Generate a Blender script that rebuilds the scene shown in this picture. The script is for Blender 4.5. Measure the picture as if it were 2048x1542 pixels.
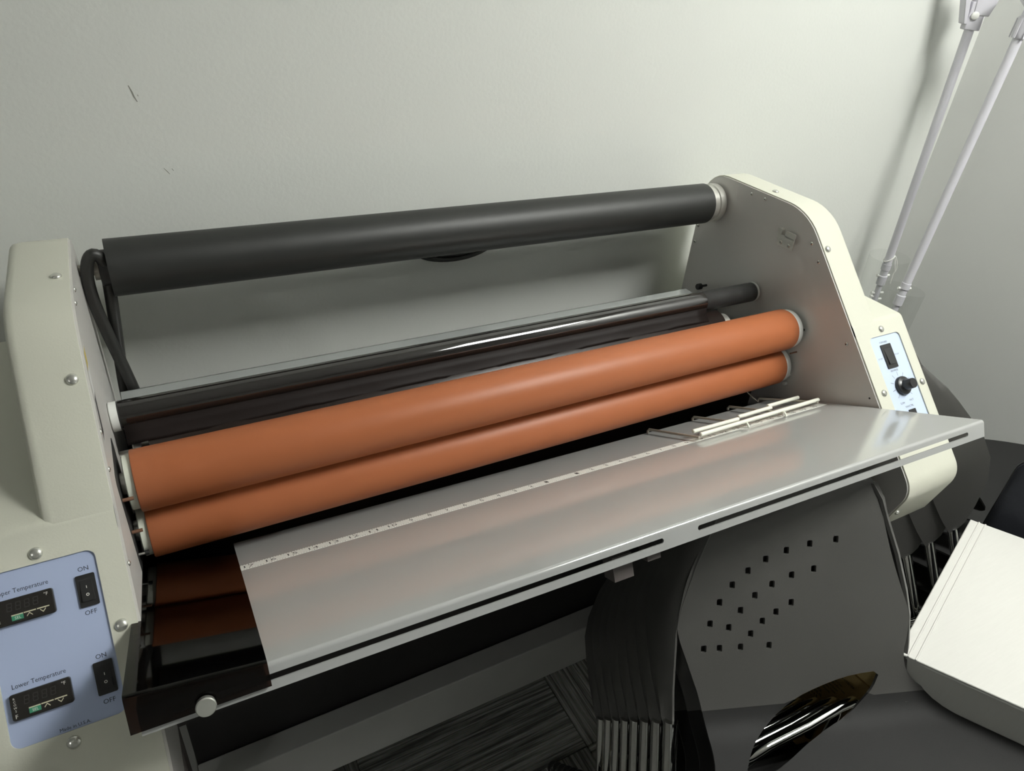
import bpy, bmesh, math, random
from mathutils import Vector, Matrix
from mathutils.geometry import delaunay_2d_cdt
random.seed(7)
sc = bpy.context.scene
for o in list(bpy.data.objects): bpy.data.objects.remove(o)
COL = sc.collection
S = 0.0254            # all modelling below is in inches; origin = ruler centre on the feed table
ZF = 38.0             # ruler centre stands this many inches above the floor
def WP(p): return Vector((p[0]*S, p[1]*S, (p[2]+ZF)*S))

# ------------------------------------------------------------------ camera
cam_d = bpy.data.cameras.new('camera'); cam = bpy.data.objects.new('camera', cam_d); COL.objects.link(cam)
CR = ((0.87785, -0.47301, 0.075102), (-0.200806, -0.50587, -0.838911), (0.434805, 0.721358, -0.539061))
R0, R1, R2 = [Vector(r) for r in CR]
cpos = WP((-18.903245, -24.942707, 25.824597))
cam.matrix_world = Matrix(((R0.x, -R1.x, -R2.x, cpos.x), (R0.y, -R1.y, -R2.y, cpos.y), (R0.z, -R1.z, -R2.z, cpos.z), (0, 0, 0, 1)))
cam_d.sensor_width = 36.0; cam_d.lens = 1416.0114*36/2048; cam_d.clip_start = 0.02; cam_d.clip_end = 60
sc.camera = cam
# ------------------------------------------------------------------ world / exposure
wd = bpy.data.worlds.new('world'); sc.world = wd; wd.use_nodes = True
wd.node_tree.nodes['Background'].inputs[0].default_value = (0.6, 0.62, 0.6, 1); wd.node_tree.nodes['Background'].inputs[1].default_value = 0.02
sc.view_settings.view_transform = 'Standard'; sc.view_settings.look = 'None'
sc.view_settings.exposure = 0.0; sc.view_settings.gamma = 1.0; sc.view_settings.use_curve_mapping = False
LAMP_STRENGTH = 38.0
LAMP_POS = (38.5, -31.0, 70.0)     # ceiling troffer, up to the right behind the camera

# ------------------------------------------------------------------ materials
def srgb(r, g, b):
    f = lambda c: (c/255/12.92) if c/255 <= 0.04045 else ((c/255+0.055)/1.055)**2.4
    return (f(r), f(g), f(b), 1)
MATS = {}
def mat(name, col, rough=0.5, metal=0.0, spec=0.5, noise=0.0, nscale=40.0, bump=0.0, bscale=200.0, coat=0.0, emis=None, rvar=0.0, aniso=None):
    m = bpy.data.materials.new(name); m.use_nodes = True; nt = m.node_tree; b = nt.nodes['Principled BSDF']
    b.inputs['Base Color'].default_value = col; b.inputs['Roughness'].default_value = rough; b.inputs['Metallic'].default_value = metal
    b.inputs['Specular IOR Level'].default_value = spec; b.inputs['Coat Weight'].default_value = coat; b.inputs['Coat Roughness'].default_value = 0.05
    tc = nt.nodes.new('ShaderNodeTexCoord')
    if noise > 0 or rvar > 0:
        n = nt.nodes.new('ShaderNodeTexNoise'); n.inputs['Scale'].default_value = nscale; n.inputs['Detail'].default_value = 5
        mp = nt.nodes.new('ShaderNodeMapping'); nt.links.new(tc.outputs['Object'], mp.inputs[0]); nt.links.new(mp.outputs[0], n.inputs['Vector'])
        if aniso: mp.inputs['Scale'].default_value = aniso
        if noise > 0:
            mx = nt.nodes.new('ShaderNodeMix'); mx.data_type = 'RGBA'
            mx.inputs[6].default_value = [c*(1-noise) for c in col[:3]]+[1]; mx.inputs[7].default_value = [min(1, c*(1+noise)) for c in col[:3]]+[1]
            nt.links.new(n.outputs['Fac'], mx.inputs[0]); nt.links.new(mx.outputs[2], b.inputs['Base Color'])
        if rvar > 0:
            mr = nt.nodes.new('ShaderNodeMapRange'); mr.inputs[3].default_value = max(0.02, rough-rvar); mr.inputs[4].default_value = rough+rvar
            nt.links.new(n.outputs['Fac'], mr.inputs[0]); nt.links.new(mr.outputs[0], b.inputs['Roughness'])
    if bump > 0:
        n2 = nt.nodes.new('ShaderNodeTexNoise'); n2.inputs['Scale'].default_value = bscale; n2.inputs['Detail'].default_value = 3
        nt.links.new(tc.outputs['Object'], n2.inputs['Vector'])
        bp = nt.nodes.new('ShaderNodeBump'); bp.inputs['Strength'].default_value = bump; bp.inputs['Distance'].default_value = 0.001
        nt.links.new(n2.outputs['Fac'], bp.inputs['Height']); nt.links.new(bp.outputs[0], b.inputs['Normal'])
    if emis:
        b.inputs['Emission Color'].default_value = emis[0]; b.inputs['Emission Strength'].default_value = emis[1]
    MATS[name] = m
    return m
M = MATS
mat('wall_paint', (0.70, 0.715, 0.675, 1), 0.75, noise=0.02, nscale=3, bump=0.25, bscale=160)
mat('wall_paint_side', (0.72, 0.725, 0.705, 1), 0.75, noise=0.02, nscale=3, bump=0.2, bscale=160)
mat('wall_far', (0.52, 0.53, 0.52, 1), 0.8, noise=0.02, nscale=3)
mat('ceiling_white', (0.70, 0.70, 0.69, 1), 0.9, noise=0.05, nscale=120, bump=0.3, bscale=300)
mat('scuff', srgb(138, 138, 130), 0.8, noise=0.2)
mat('cream_paint', (0.60, 0.60, 0.51, 1), 0.42, noise=0.02, nscale=8, bump=0.12, bscale=500)
mat('panel_grey', (0.60, 0.585, 0.56, 1), 0.42, metal=0.2, noise=0.05, nscale=6, bump=0.05, bscale=700)
mat('table_paint', (0.42, 0.425, 0.415, 1), 0.16, metal=0.15, spec=0.6, noise=0.03, nscale=5, coat=0.5)
mat('plate_grey', (0.46, 0.48, 0.47, 1), 0.12, metal=0.3, noise=0.02, coat=0.6)
mat('orange_rubber', (0.385, 0.122, 0.047, 1), 0.44, spec=0.35, noise=0.05, nscale=14, bump=0.05, bscale=600)
mat('black_core', (0.020, 0.021, 0.019, 1), 0.48, spec=0.5, noise=0.2, nscale=30, aniso=(0.1, 3, 3), bump=0.03, bscale=500)
mat('black_tube', (0.030, 0.030, 0.029, 1), 0.38, noise=0.5, nscale=60, rvar=0.12)
mat('film_gloss', (0.014, 0.012, 0.011, 1), 0.07, spec=0.6, coat=1.0, noise=0.2)
mat('film_dull', (0.014, 0.010, 0.009, 1), 0.5, spec=0.12, noise=0.2)
mat('heat_dark', (0.018, 0.012, 0.010, 1), 0.36, spec=0.3, noise=0.2)
mat('black_plastic', (0.018, 0.018, 0.018, 1), 0.38, noise=0.15, nscale=50)
mat('knob_black', (0.02, 0.02, 0.021, 1), 0.28, noise=0.1)
mat('dark_pan', (0.012, 0.010, 0.010, 1), 0.55, noise=0.2)
mat('stand_steel', (0.40, 0.40, 0.385, 1), 0.40, spec=0.4, noise=0.1, nscale=12, bump=0.08, bscale=400)
mat('stand_leg', (0.12, 0.105, 0.10, 1), 0.45, spec=0.4, noise=0.1, nscale=12)
mat('stand_brown', (0.14, 0.115, 0.075, 1), 0.35, metal=0.6, noise=0.2, nscale=20)
mat('white_nylon', (0.70, 0.72, 0.62, 1), 0.45, noise=0.03)
mat('white_cap', (0.72, 0.73, 0.70, 1), 0.4, noise=0.02)
mat('steel', (0.58, 0.57, 0.53, 1), 0.3, metal=0.7, noise=0.08, nscale=60)
mat('brushed_alu', (0.70, 0.69, 0.64, 1), 0.34, metal=0.75, noise=0.12, nscale=30, aniso=(40, 1, 1))
mat('screw_steel', (0.66, 0.66, 0.61, 1), 0.26, metal=0.8, noise=0.1, nscale=200)
mat('slot_dark', (0.02, 0.02, 0.02, 1), 0.6, noise=0.1)
mat('chrome', (0.70, 0.70, 0.68, 1), 0.08, metal=1.0, noise=0.05)
mat('chair_plastic', (0.085, 0.083, 0.078, 1), 0.42, spec=0.45, noise=0.12, nscale=10, bump=0.25, bscale=1400)
mat('seat_shaded', (0.016, 0.016, 0.0155, 1), 0.6, spec=0.25, noise=0.15, nscale=20, bump=0.3, bscale=1400)  # chair shell darkened: the shadow over the seat is put into its colour
mat('navy_fabric', (0.016, 0.018, 0.026, 1), 0.75, noise=0.3, nscale=300, bump=0.4, bscale=1500)
mat('blue_panel', (0.40, 0.47, 0.66, 1), 0.45, noise=0.02, nscale=5)
mat('pale_blue_panel', (0.55, 0.64, 0.80, 1), 0.42, noise=0.02, nscale=5)
mat('ink', (0.015, 0.018, 0.035, 1), 0.5, noise=0.1)
mat('ink_grey', (0.035, 0.035, 0.037, 1), 0.5, noise=0.1)
mat('display_black', (0.022, 0.020, 0.018, 1), 0.25, noise=0.15, nscale=120)
mat('digit_dark', (0.030, 0.028, 0.026, 1), 0.3, noise=0.1)
mat('pale_print', (0.62, 0.58, 0.42, 1), 0.5, noise=0.05)
mat('white_print', (0.75, 0.74, 0.68, 1), 0.5, noise=0.05)
mat('green_print', (0.04, 0.25, 0.14, 1), 0.5, noise=0.1)
mat('ruler_white', (0.74, 0.75, 0.70, 1), 0.5, noise=0.03, nscale=30)
mat('wire_metal', (0.42, 0.40, 0.34, 1), 0.4, metal=0.25, noise=0.1)
mat('wire_white', (0.80, 0.81, 0.71, 1), 0.35, noise=0.02)
mat('brown_pin', (0.17, 0.085, 0.05, 1), 0.5, noise=0.3, nscale=200)
mat('cable_black', (0.022, 0.022, 0.020, 1), 0.45, noise=0.15, nscale=60)
mat('pole_white', (0.66, 0.65, 0.70, 1), 0.40, noise=0.02)
mat('peg_white', (0.82, 0.82, 0.78, 1), 0.4, noise=0.03)
mat('box_white', (0.60, 0.595, 0.56, 1), 0.7, noise=0.04, nscale=25, aniso=(1, 14, 1), bump=0.1, bscale=300)
mat('cardboard', (0.74, 0.53, 0.21, 1), 0.75, noise=0.08, nscale=40, bump=0.15, bscale=400)
mat('cardboard_light', (0.80, 0.60, 0.25, 1), 0.75, noise=0.08, nscale=40, bump=0.15, bscale=400)
mat('label_white', (0.70, 0.70, 0.68, 1), 0.5, noise=0.03)
mat('label_yellow', (0.55, 0.42, 0.06, 1), 0.5, noise=0.05)
mat('lamp_frame', (0.7, 0.7, 0.7, 1), 0.5, noise=0.03)
mat('lamp_diffuser', (0.8, 0.8, 0.8, 1), 0.6, noise=0.01, emis=((0.99, 1.0, 0.955, 1), LAMP_STRENGTH))
def smoked():
    m = bpy.data.materials.new('smoked_acrylic'); m.use_nodes = True; nt = m.node_tree; nt.nodes.clear()
    out = nt.nodes.new('ShaderNodeOutputMaterial'); mx = nt.nodes.new('ShaderNodeMixShader'); fr = nt.nodes.new('ShaderNodeFresnel'); fr.inputs[0].default_value = 1.42
    tr = nt.nodes.new('ShaderNodeBsdfTransparent'); gl = nt.nodes.new('ShaderNodeBsdfGlossy'); gl.inputs['Roughness'].default_value = 0.04
    n = nt.nodes.new('ShaderNodeTexNoise'); n.inputs['Scale'].default_value = 15
    cr = nt.nodes.new('ShaderNodeValToRGB'); cr.color_ramp.elements[0].color = (0.23, 0.155, 0.13, 1); cr.color_ramp.elements[1].color = (0.27, 0.19, 0.16, 1)
    nt.links.new(n.outputs['Fac'], cr.inputs[0]); nt.links.new(cr.outputs[0], tr.inputs[0])
    nt.links.new(fr.outputs[0], mx.inputs[0]); nt.links.new(tr.outputs[0], mx.inputs[1]); nt.links.new(gl.outputs[0], mx.inputs[2]); nt.links.new(mx.outputs[0], out.inputs[0])
    M['smoked'] = m
smoked()
def clear():
    m = bpy.data.materials.new('clear_plastic'); m.use_nodes = True; nt = m.node_tree; nt.nodes.clear()
    out = nt.nodes.new('ShaderNodeOutputMaterial'); mx = nt.nodes.new('ShaderNodeMixShader')
    tr = nt.nodes.new('ShaderNodeBsdfTransparent'); gl = nt.nodes.new('ShaderNodeBsdfGlossy'); gl.inputs['Roughness'].default_value = 0.05
    n = nt.nodes.new('ShaderNodeTexNoise'); n.inputs['Scale'].default_value = 8
    cr = nt.nodes.new('ShaderNodeValToRGB'); cr.color_ramp.elements[0].color = (0.93, 0.94, 0.93, 1); cr.color_ramp.elements[1].color = (0.97, 0.97, 0.97, 1)
    nt.links.new(n.outputs['Fac'], cr.inputs[0]); nt.links.new(cr.outputs[0], tr.inputs[0])
    mx.inputs[0].default_value = 0.05; nt.links.new(tr.outputs[0], mx.inputs[1]); nt.links.new(gl.outputs[0], mx.inputs[2]); nt.links.new(mx.outputs[0], out.inputs[0])
    M['clear'] = m
clear()
def carpet():
    m = bpy.data.materials.new('carpet'); m.use_nodes = True; nt = m.node_tree; b = nt.nodes['Principled BSDF']; b.inputs['Roughness'].default_value = 0.95; b.inputs['Specular IOR Level'].default_value = 0.1
    tc = nt.nodes.new('ShaderNodeTexCoord'); mp = nt.nodes.new('ShaderNodeMapping'); mp.inputs['Scale'].default_value = (3, 130, 3)
    n = nt.nodes.new('ShaderNodeTexNoise'); n.inputs['Scale'].default_value = 1.0; n.inputs['Detail'].default_value = 6; n.inputs['Roughness'].default_value = 0.75
    nt.links.new(tc.outputs['Object'], mp.inputs[0]); nt.links.new(mp.outputs[0], n.inputs['Vector'])
    cr = nt.nodes.new('ShaderNodeValToRGB'); cr.color_ramp.elements[0].position = 0.42; cr.color_ramp.elements[0].color = (0.11, 0.11, 0.10, 1)
    cr.color_ramp.elements[1].position = 0.66; cr.color_ramp.elements[1].color = (0.62, 0.62, 0.58, 1)
    n2 = nt.nodes.new('ShaderNodeTexNoise'); n2.inputs['Scale'].default_value = 700
    nt.links.new(tc.outputs['Object'], n2.inputs['Vector'])
    nt.links.new(n.outputs['Fac'], cr.inputs[0])
    mx = nt.nodes.new('ShaderNodeMix'); mx.data_type = 'RGBA'; mx.blend_type = 'MULTIPLY'; mx.inputs[0].default_value = 0.6
    nt.links.new(cr.outputs[0], mx.inputs[6]); nt.links.new(n2.outputs['Color'], mx.inputs[7]); nt.links.new(mx.outputs[2], b.inputs['Base Color'])
    bp = nt.nodes.new('ShaderNodeBump'); bp.inputs['Strength'].default_value = 0.8; bp.inputs['Distance'].default_value = 0.003
    nt.links.new(n.outputs['Fac'], bp.inputs['Height']); nt.links.new(bp.outputs[0], b.inputs['Normal'])
    M['carpet'] = m
carpet()

# ------------------------------------------------------------------ mesh helpers
ORG = {}
def frame(O, ex, ey, ez):
    O, ex, ey, ez = Vector(O), Vector(ex).normalized(), Vector(ey).normalized(), Vector(ez).normalized()
    return lambda p: O + ex*p[0] + ey*p[1] + ez*p[2]
class MB:
    def __init__(s, fr=None): s.v = []; s.f = []; s.m = []; s.fr = fr
    def add(s, vs, fs, mi=0):
        k = len(s.v)
        for p in vs: s.v.append(Vector(s.fr(p)) if s.fr else Vector(p))
        for f in fs: s.f.append([i+k for i in f]); s.m.append(mi)
        return s
    def box(s, x0, x1, y0, y1, z0, z1, mi=0):
        return s.add([(x0,y0,z0),(x1,y0,z0),(x1,y1,z0),(x0,y1,z0),(x0,y0,z1),(x1,y0,z1),(x1,y1,z1),(x0,y1,z1)],
                     [(0,3,2,1),(4,5,6,7),(0,1,5,4),(1,2,6,5),(2,3,7,6),(3,0,4,7)], mi)
    def hexa(s, bot, top, mi=0):
        return s.add(list(bot)+list(top), [(0,3,2,1),(4,5,6,7),(0,1,5,4),(1,2,6,5),(2,3,7,6),(3,0,4,7)], mi)
    def loops(s, L, mi=0, cap0=True, cap1=True, closed=True):
        n = len(L[0]); vs = [p for l in L for p in l]; fs = []
        for k in range(len(L)-1):
            for i in range(n if closed else n-1):
                j = (i+1) % n; fs.append((k*n+i, k*n+j, (k+1)*n+j, (k+1)*n+i))
        if cap0: fs.append(tuple(range(n))[::-1])
        if cap1: fs.append(tuple(range((len(L)-1)*n, len(L)*n)))
        return s.add(vs, fs, mi)
    def ring(s, c, ax, r, n):
        ax = Vector(ax).normalized(); h = Vector((0,0,1)) if abs(ax.z) < 0.9 else Vector((1,0,0)); u = ax.cross(h).normalized(); w = ax.cross(u)
        return [Vector(c)+u*(r*math.cos(2*math.pi*i/n))+w*(r*math.sin(2*math.pi*i/n)) for i in range(n)]
    def cyl(s, p0, p1, r, n=24, r1=None, mi=0, cap=True):
        p0, p1 = Vector(p0), Vector(p1); ax = p1-p0
        return s.loops([s.ring(p0, ax, r, n), s.ring(p1, ax, r if r1 is None else r1, n)], mi, cap, cap)
    def lathe(s, p0, ax, prof, n=24, mi=0, cap0=True, cap1=True):
        p0, ax = Vector(p0), Vector(ax).normalized()
        return s.loops([s.ring(p0+ax*h, ax, max(r, 1e-4), n) for h, r in prof], mi, cap0, cap1)
    def tube(s, path, r, n=12, mi=0, rs=None):
        P = [Vector(p) for p in path]; L = []; t0 = (P[1]-P[0]).normalized(); h = Vector((0,0,1)) if abs(t0.z) < 0.9 else Vector((1,0,0)); u = t0.cross(h).normalized()
        for i, p in enumerate(P):
            t = (P[min(i+1, len(P)-1)]-P[max(i-1, 0)]).normalized(); u = (u-t*u.dot(t)).normalized(); w = t.cross(u); rr = rs[i] if rs else r
            L.append([p+u*(rr*math.cos(2*math.pi*k/n))+w*(rr*math.sin(2*math.pi*k/n)) for k in range(n)])
        return s.loops(L, mi)
    def prism(s, poly, h0, h1, fn, mi=0): return s.loops([[fn(a, b, h0) for a, b in poly], [fn(a, b, h1) for a, b in poly]], mi)
    def build(s, name, mats, parent=None, org=None, bevel=0, solid=0, segs=2, sharp=38, recalc=True):
        if parent is not None: o_ = ORG[parent.name]
        else: o_ = Vector(org) if org is not None else Vector((sum(v.x for v in s.v)/len(s.v), sum(v.y for v in s.v)/len(s.v), min(v.z for v in s.v)))
        me = bpy.data.meshes.new(name); me.from_pydata([(v-o_)*S for v in s.v], [], s.f)
        for m_ in (mats if isinstance(mats, (list, tuple)) else [mats]): me.materials.append(M[m_])
        for p, k in zip(me.polygons, s.m): p.material_index = k
        if recalc:
            bm = bmesh.new(); bm.from_mesh(me); bmesh.ops.recalc_face_normals(bm, faces=bm.faces); bm.to_mesh(me); bm.free()
        me.shade_smooth(); me.set_sharp_from_angle(angle=math.radians(sharp)); me.update()
        ob = bpy.data.objects.new(name, me); COL.objects.link(ob); ORG[ob.name] = o_
        if parent is not None: ob.parent = parent
        else: ob.location = WP(o_)
        if solid:
            md = ob.modifiers.new('solid', 'SOLIDIFY'); md.thickness = solid*S; md.offset = 0
        if bevel:
            md = ob.modifiers.new('bevel', 'BEVEL'); md.width = bevel*S; md.segments = segs; md.limit_method = 'ANGLE'; md.angle_limit = math.radians(40); md.harden_normals = False
        return ob
def thing(name, org, label, cat, group=None):
    e = bpy.data.objects.new(name, None); COL.objects.link(e); e.location = WP(org); e.empty_display_size = 0.05; ORG[e.name] = Vector(org)
    e['label'] = label; e['category'] = cat
    if group: e['group'] = group
    return e
def tag(o, label, cat, group=None):
    o['label'] = label; o['category'] = cat
    if group: o['group'] = group
    return o
def struct(o): o['kind'] = 'structure'; return o
def lab(o, l): o['label'] = l; return o
def cut(ob, cutters):
    for mb in cutters:
        me = bpy.data.meshes.new('cut'); o_ = ORG[ob.name]; me.from_pydata([(v-o_)*S for v in mb.v], [], mb.f)
        bm = bmesh.new(); bm.from_mesh(me); bmesh.ops.recalc_face_normals(bm, faces=bm.faces); bm.to_mesh(me); bm.free()
        c = bpy.data.objects.new('cut', me); COL.objects.link(c); c.location = WP(o_)
        md = ob.modifiers.new('b', 'BOOLEAN'); md.object = c; md.operation = 'DIFFERENCE'; md.solver = 'EXACT'
        bpy.context.view_layer.update(); dg = bpy.context.evaluated_depsgraph_get()
        nm = bpy.data.meshes.new_from_object(ob.evaluated_get(dg)); ob.modifiers.remove(md); ob.data = nm
        nm.shade_smooth(); nm.set_sharp_from_angle(angle=math.radians(38))
        bpy.data.objects.remove(c)
def rrect(x0, x1, y0, y1, r, n=5):
    P = []
    for cx, cy, a in ((x1-r, y1-r, 0), (x0+r, y1-r, 90), (x0+r, y0+r, 180), (x1-r, y0+r, 270)):
        for k in range(n+1):
            t = math.radians(a+90*k/n); P.append((cx+r*math.cos(t), cy+r*math.sin(t)))
    return P
def fillet(poly, radii, n=7):
    out = []; N_ = len(poly)
    for i in range(N_):
        p = Vector(poly[i]); r = radii[i]
        if r <= 0: out.append((p.x, p.y)); continue
        a = (Vector(poly[i-1])-p).normalized(); b = (Vector(poly[(i+1) % N_])-p).normalized()
        ang = math.acos(max(-1, min(1, a.dot(b)))); t = r/math.tan(ang/2); c = p+(a+b).normalized()*(r/math.sin(ang/2))
        s0 = p+a*t-c; s1 = p+b*t-c; a0 = math.atan2(s0.y, s0.x); a1 = math.atan2(s1.y, s1.x); da = (a1-a0+math.pi) % (2*math.pi)-math.pi
        for k in range(n+1): out.append((c.x+r*math.cos(a0+da*k/n), c.y+r*math.sin(a0+da*k/n)))
    return out
def inset(poly, d):
    N_ = len(poly); out = []; A = sum(poly[i][0]*poly[(i+1) % N_][1]-poly[(i+1) % N_][0]*poly[i][1] for i in range(N_)); sg = 1 if A > 0 else -1
    for i in range(N_):
        p = Vector(poly[i]); a = (p-Vector(poly[i-1])); b = (Vector(poly[(i+1) % N_])-p)
        if a.length < 1e-9 or b.length < 1e-9: out.append((p.x, p.y)); continue
        a.normalize(); b.normalize(); na = Vector((-a.y, a.x))*sg; nb = Vector((-b.y, b.x))*sg; m_ = (na+nb); k = m_.length
        if k < 1e-6: out.append((p.x, p.y)); continue
        m_ /= k; q = p+m_*(d/max(0.4, m_.dot(na))); out.append((q.x, q.y))
    return out
TXT = {}
def text_geo(body):
    if body in TXT: return TXT[body]
    cu = bpy.data.curves.new('t', 'FONT'); cu.body = body; cu.size = 1.0; cu.align_x = 'CENTER'; cu.align_y = 'CENTER'; cu.resolution_u = 2
    o = bpy.data.objects.new('t', cu); COL.objects.link(o); bpy.context.view_layer.update()
    me = bpy.data.meshes.new_from_object(o.evaluated_get(bpy.context.evaluated_depsgraph_get()))
    xs = [v.co.x for v in me.vertices] or [0]; ys = [v.co.y for v in me.vertices] or [0]
    cx = (min(xs)+max(xs))/2; cy = (min(ys)+max(ys))/2
    g = ([(v.co.x-cx, v.co.y-cy) for v in me.vertices], [tuple(p.vertices) for p in me.polygons], max(xs)-min(xs), max(ys)-min(ys))
    bpy.data.objects.remove(o); bpy.data.curves.remove(cu); bpy.data.meshes.remove(me); TXT[body] = g
    return g
def text(mb, body, cx, cy, h, wid=None, ht=None, mi=0, rot=0, asc=0.72):
    vs, fs, W_, H_ = text_geo(body)
    sx = (wid/W_) if wid else (ht/asc); sy = (ht/asc) if ht else sx
    c, s_ = math.cos(rot), math.sin(rot)
    mb.add([(cx+(x*sx)*c-(y*sy)*s_, cy+(x*sx)*s_+(y*sy)*c, h) for x, y in vs], fs, mi)

# ------------------------------------------------------------------ room
XW, YW, ZC = 53.4, 18.0, 70.0
XL0, YF0 = -150.0, -150.0
def slab(name, x0, x1, y0, y1, z0, z1, m):
    return struct(MB().box(x0, x1, y0, y1, z0, z1).build(name, m, org=((x0+x1)/2, (y0+y1)/2, z0)))
floor = slab('floor', XL0-4, XW+4, YF0-4, YW+4, -38-4, -38.25, 'dark_pan')
ceil_ = slab('ceiling', XL0-4, XW+4, YF0-4, YW+4, ZC, ZC+4, 'ceiling_white')
wall_back = slab('wall_back', XL0-4, XW+4, YW, YW+4, -38.25, ZC, 'wall_paint')
wall_right = slab('wall_right', XW, XW+4, YF0, YW, -38.25, ZC, 'wall_paint_side')
slab('wall_left', XL0-4, XL0, YF0, YW, -38.25, ZC, 'wall_far')
slab('wall_front', XL0-4, XW+4, YF0-4, YF0, -38.25, ZC, 'wall_far')
# carpet tiles, turned by quarters, the ones near the machine each an object; the rest of the floor one cover
T = 19.7; tile_me = None
for i in range(-3, 3):
    for j in range(-3, 1):
        x0 = 9.45+i*T; y0 = 2.6+j*T
        x1 = min(x0+T, XW); y1 = min(y0+T, YW)
        if x1-x0 < 2: continue
        full = (x1-x0 > T-.1 and y1-y0 > T-.1)
        cx, cy = (x0+x1)/2, (y0+y1)/2; turn = (i+j) % 2 == 0
        if full and tile_me:
            o = tile_me.copy(); COL.objects.link(o)
        else:
            hx, hy = (x1-x0)/2-.03, (y1-y0)/2-.03
            if turn: hx, hy = hy, hx
            o = MB().box(-hx, hx, -hy, hy, -38.25, -38).build('carpet_tile', 'carpet', org=(0, 0, -38.25), bevel=0.06, segs=1)
            if full: tile_me = o
        o.parent = floor; fo = ORG['floor']
        o.location = ((cx-fo.x)*S, (cy-fo.y)*S, (-38.25-fo.z)*S)
        o.rotation_euler = (0, 0, math.pi/2 if turn else 0)
xa, xb, ya = 9.45-3*T, 9.45+3*T, 2.6-3*T
rest = MB().box(XL0, xa-.03, YF0, YW, -38.25, -38).box(xa-.03, XW, YF0, ya-.03, -38.25, -38)
o = rest.build('carpet_field', 'carpet', parent=floor); o['kind'] = 'stuff'
# wall scuffs
def scuff(pts, w):
    mb = MB(); L = []
    for i, (x, z) in enumerate(pts):
        k = w*(0.25+math.sin(math.pi*(i+.5)/len(pts))); L.append([(x-k, YW-.006, z), (x+k, YW-.006, z), (x+k, YW+.02, z), (x-k, YW+.02, z)])
    mb.loops(L); return mb.build('scuff_mark', 'scuff', parent=wall_back)
scuff([(-17.32, 17.75), (-17.22, 17.45), (-17.16, 17.2), (-17.05, 16.95)], .035)
scuff([(-16.4, 13.5), (-16.25, 13.3), (-16.15, 13.15)], .02); scuff([(-16.0, 13.45), (-15.93, 13.32)], .018)
scuff([(-16.98, 17.3), (-16.96, 17.22)], .02)
# ceiling troffers (the lit fixture stands up to the right behind the viewer)
def troffer(cx, cy, label, lx=24, ly=26):
    t = thing('ceiling_light', (cx, cy, ZC-.9), label, 'ceiling light')
    mb = MB(); hx, hy = lx/2, ly/2
    mb.box(cx-hx-.8, cx+hx+.8, cy-hy-.8, cy-hy, ZC-.9, ZC).box(cx-hx-.8, cx+hx+.8, cy+hy, cy+hy+.8, ZC-.9, ZC).box(cx-hx-.8, cx-hx, cy-hy, cy+hy, ZC-.9, ZC).box(cx+hx, cx+hx+.8, cy-hy, cy+hy, ZC-.9, ZC)
    mb.build('light_frame', 'lamp_frame', t)
    MB().box(cx-hx, cx+hx, cy-hy, cy+hy, ZC-.5, ZC-.1).build('diffuser', 'lamp_diffuser', t)
troffer(LAMP_POS[0], LAMP_POS[1], 'lit square ceiling light above the right end of the laminator')
troffer(-100, -75, 'lit square ceiling light far to the left of the viewer', 12, 12)

# ------------------------------------------------------------------ laminator
XL, XR = -21.5, 21.6
lam = thing('roll_laminator', (0, 4, -6.2), 'wide cream roll laminator with two orange rubber rollers and grey feed table', 'laminator')
PROF = fillet([(15.85, -6.2), (15.85, 11.6), (5.8, 11.6), (-8.05, -2.25), (-7.0, -6.2)], [0, 2.3, 4.3, 1.7, 0.3])
BOXP = fillet([(15.85, -6.2), (15.85, 5.8), (0.0, 5.8), (-8.05, -2.25), (-7.0, -6.2)], [0, 0.5, 0.6, 1.7, 0.3])
UPP = fillet([(15.85, 3.0), (15.85, 11.6), (5.8, 11.6), (-.6, 5.2), (1.4, 3.0)], [0, 2.3, 4.3, 0, 0])
FO = (0, -2.9, 2.9)      # point of the 45 degree front face, s = 0
FACE = frame(FO, (1, 0, 0), (0, 1, 1), (0, -1, 1))     # local (x, up the slope = -s, out)
def layered(mb, prof, xs):
    mb.loops([[(x, y, z) for y, z in (inset(prof, d) if d else prof)] for x, d in xs])
SCREW = None
def screw(fr, parent, r=.235, name='screw'):
    mb = MB(fr); q_ = r/.125; mb.lathe((0, 0, -.02), (0, 0, 1), [(0, r), (.03*q_, r), (.055*q_, r*.88), (.075*q_, r*.62), (.085*q_, r*.3), (.087*q_, 0.01)], 20)
    for a in (0, math.pi/2):
        c, s_ = math.cos(a+.5), math.sin(a+.5); L = r*.62; q = r*.11
        mb.add([(c*L-s_*q, s_*L+c*q, .064*q_-.02), (c*L+s_*q, s_*L-c*q, .064*q_-.02), (-c*L+s_*q, -s_*L-c*q, .064*q_-.02), (-c*L-s_*q, -s_*L+c*q, .064*q_-.02),
                (c*L*.5-s_*q, s_*L*.5+c*q, .069*q_), (c*L*.5+s_*q, s_*L*.5-c*q, .069*q_), (-c*L*.5+s_*q, -s_*L*.5-c*q, .069*q_), (-c*L*.5-s_*q, -s_*L*.5+c*q, .069*q_)],
               [(0,3,2,1),(4,5,6,7),(0,1,5,4),(1,2,6,5),(2,3,7,6),(3,0,4,7)], 1)
    return mb.build(name, ['screw_steel', 'slot_dark'], parent)
def shift(fr, x, y, z=0): return lambda p: fr((p[0]+x, p[1]+y, p[2]+z))
covers = {}
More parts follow.
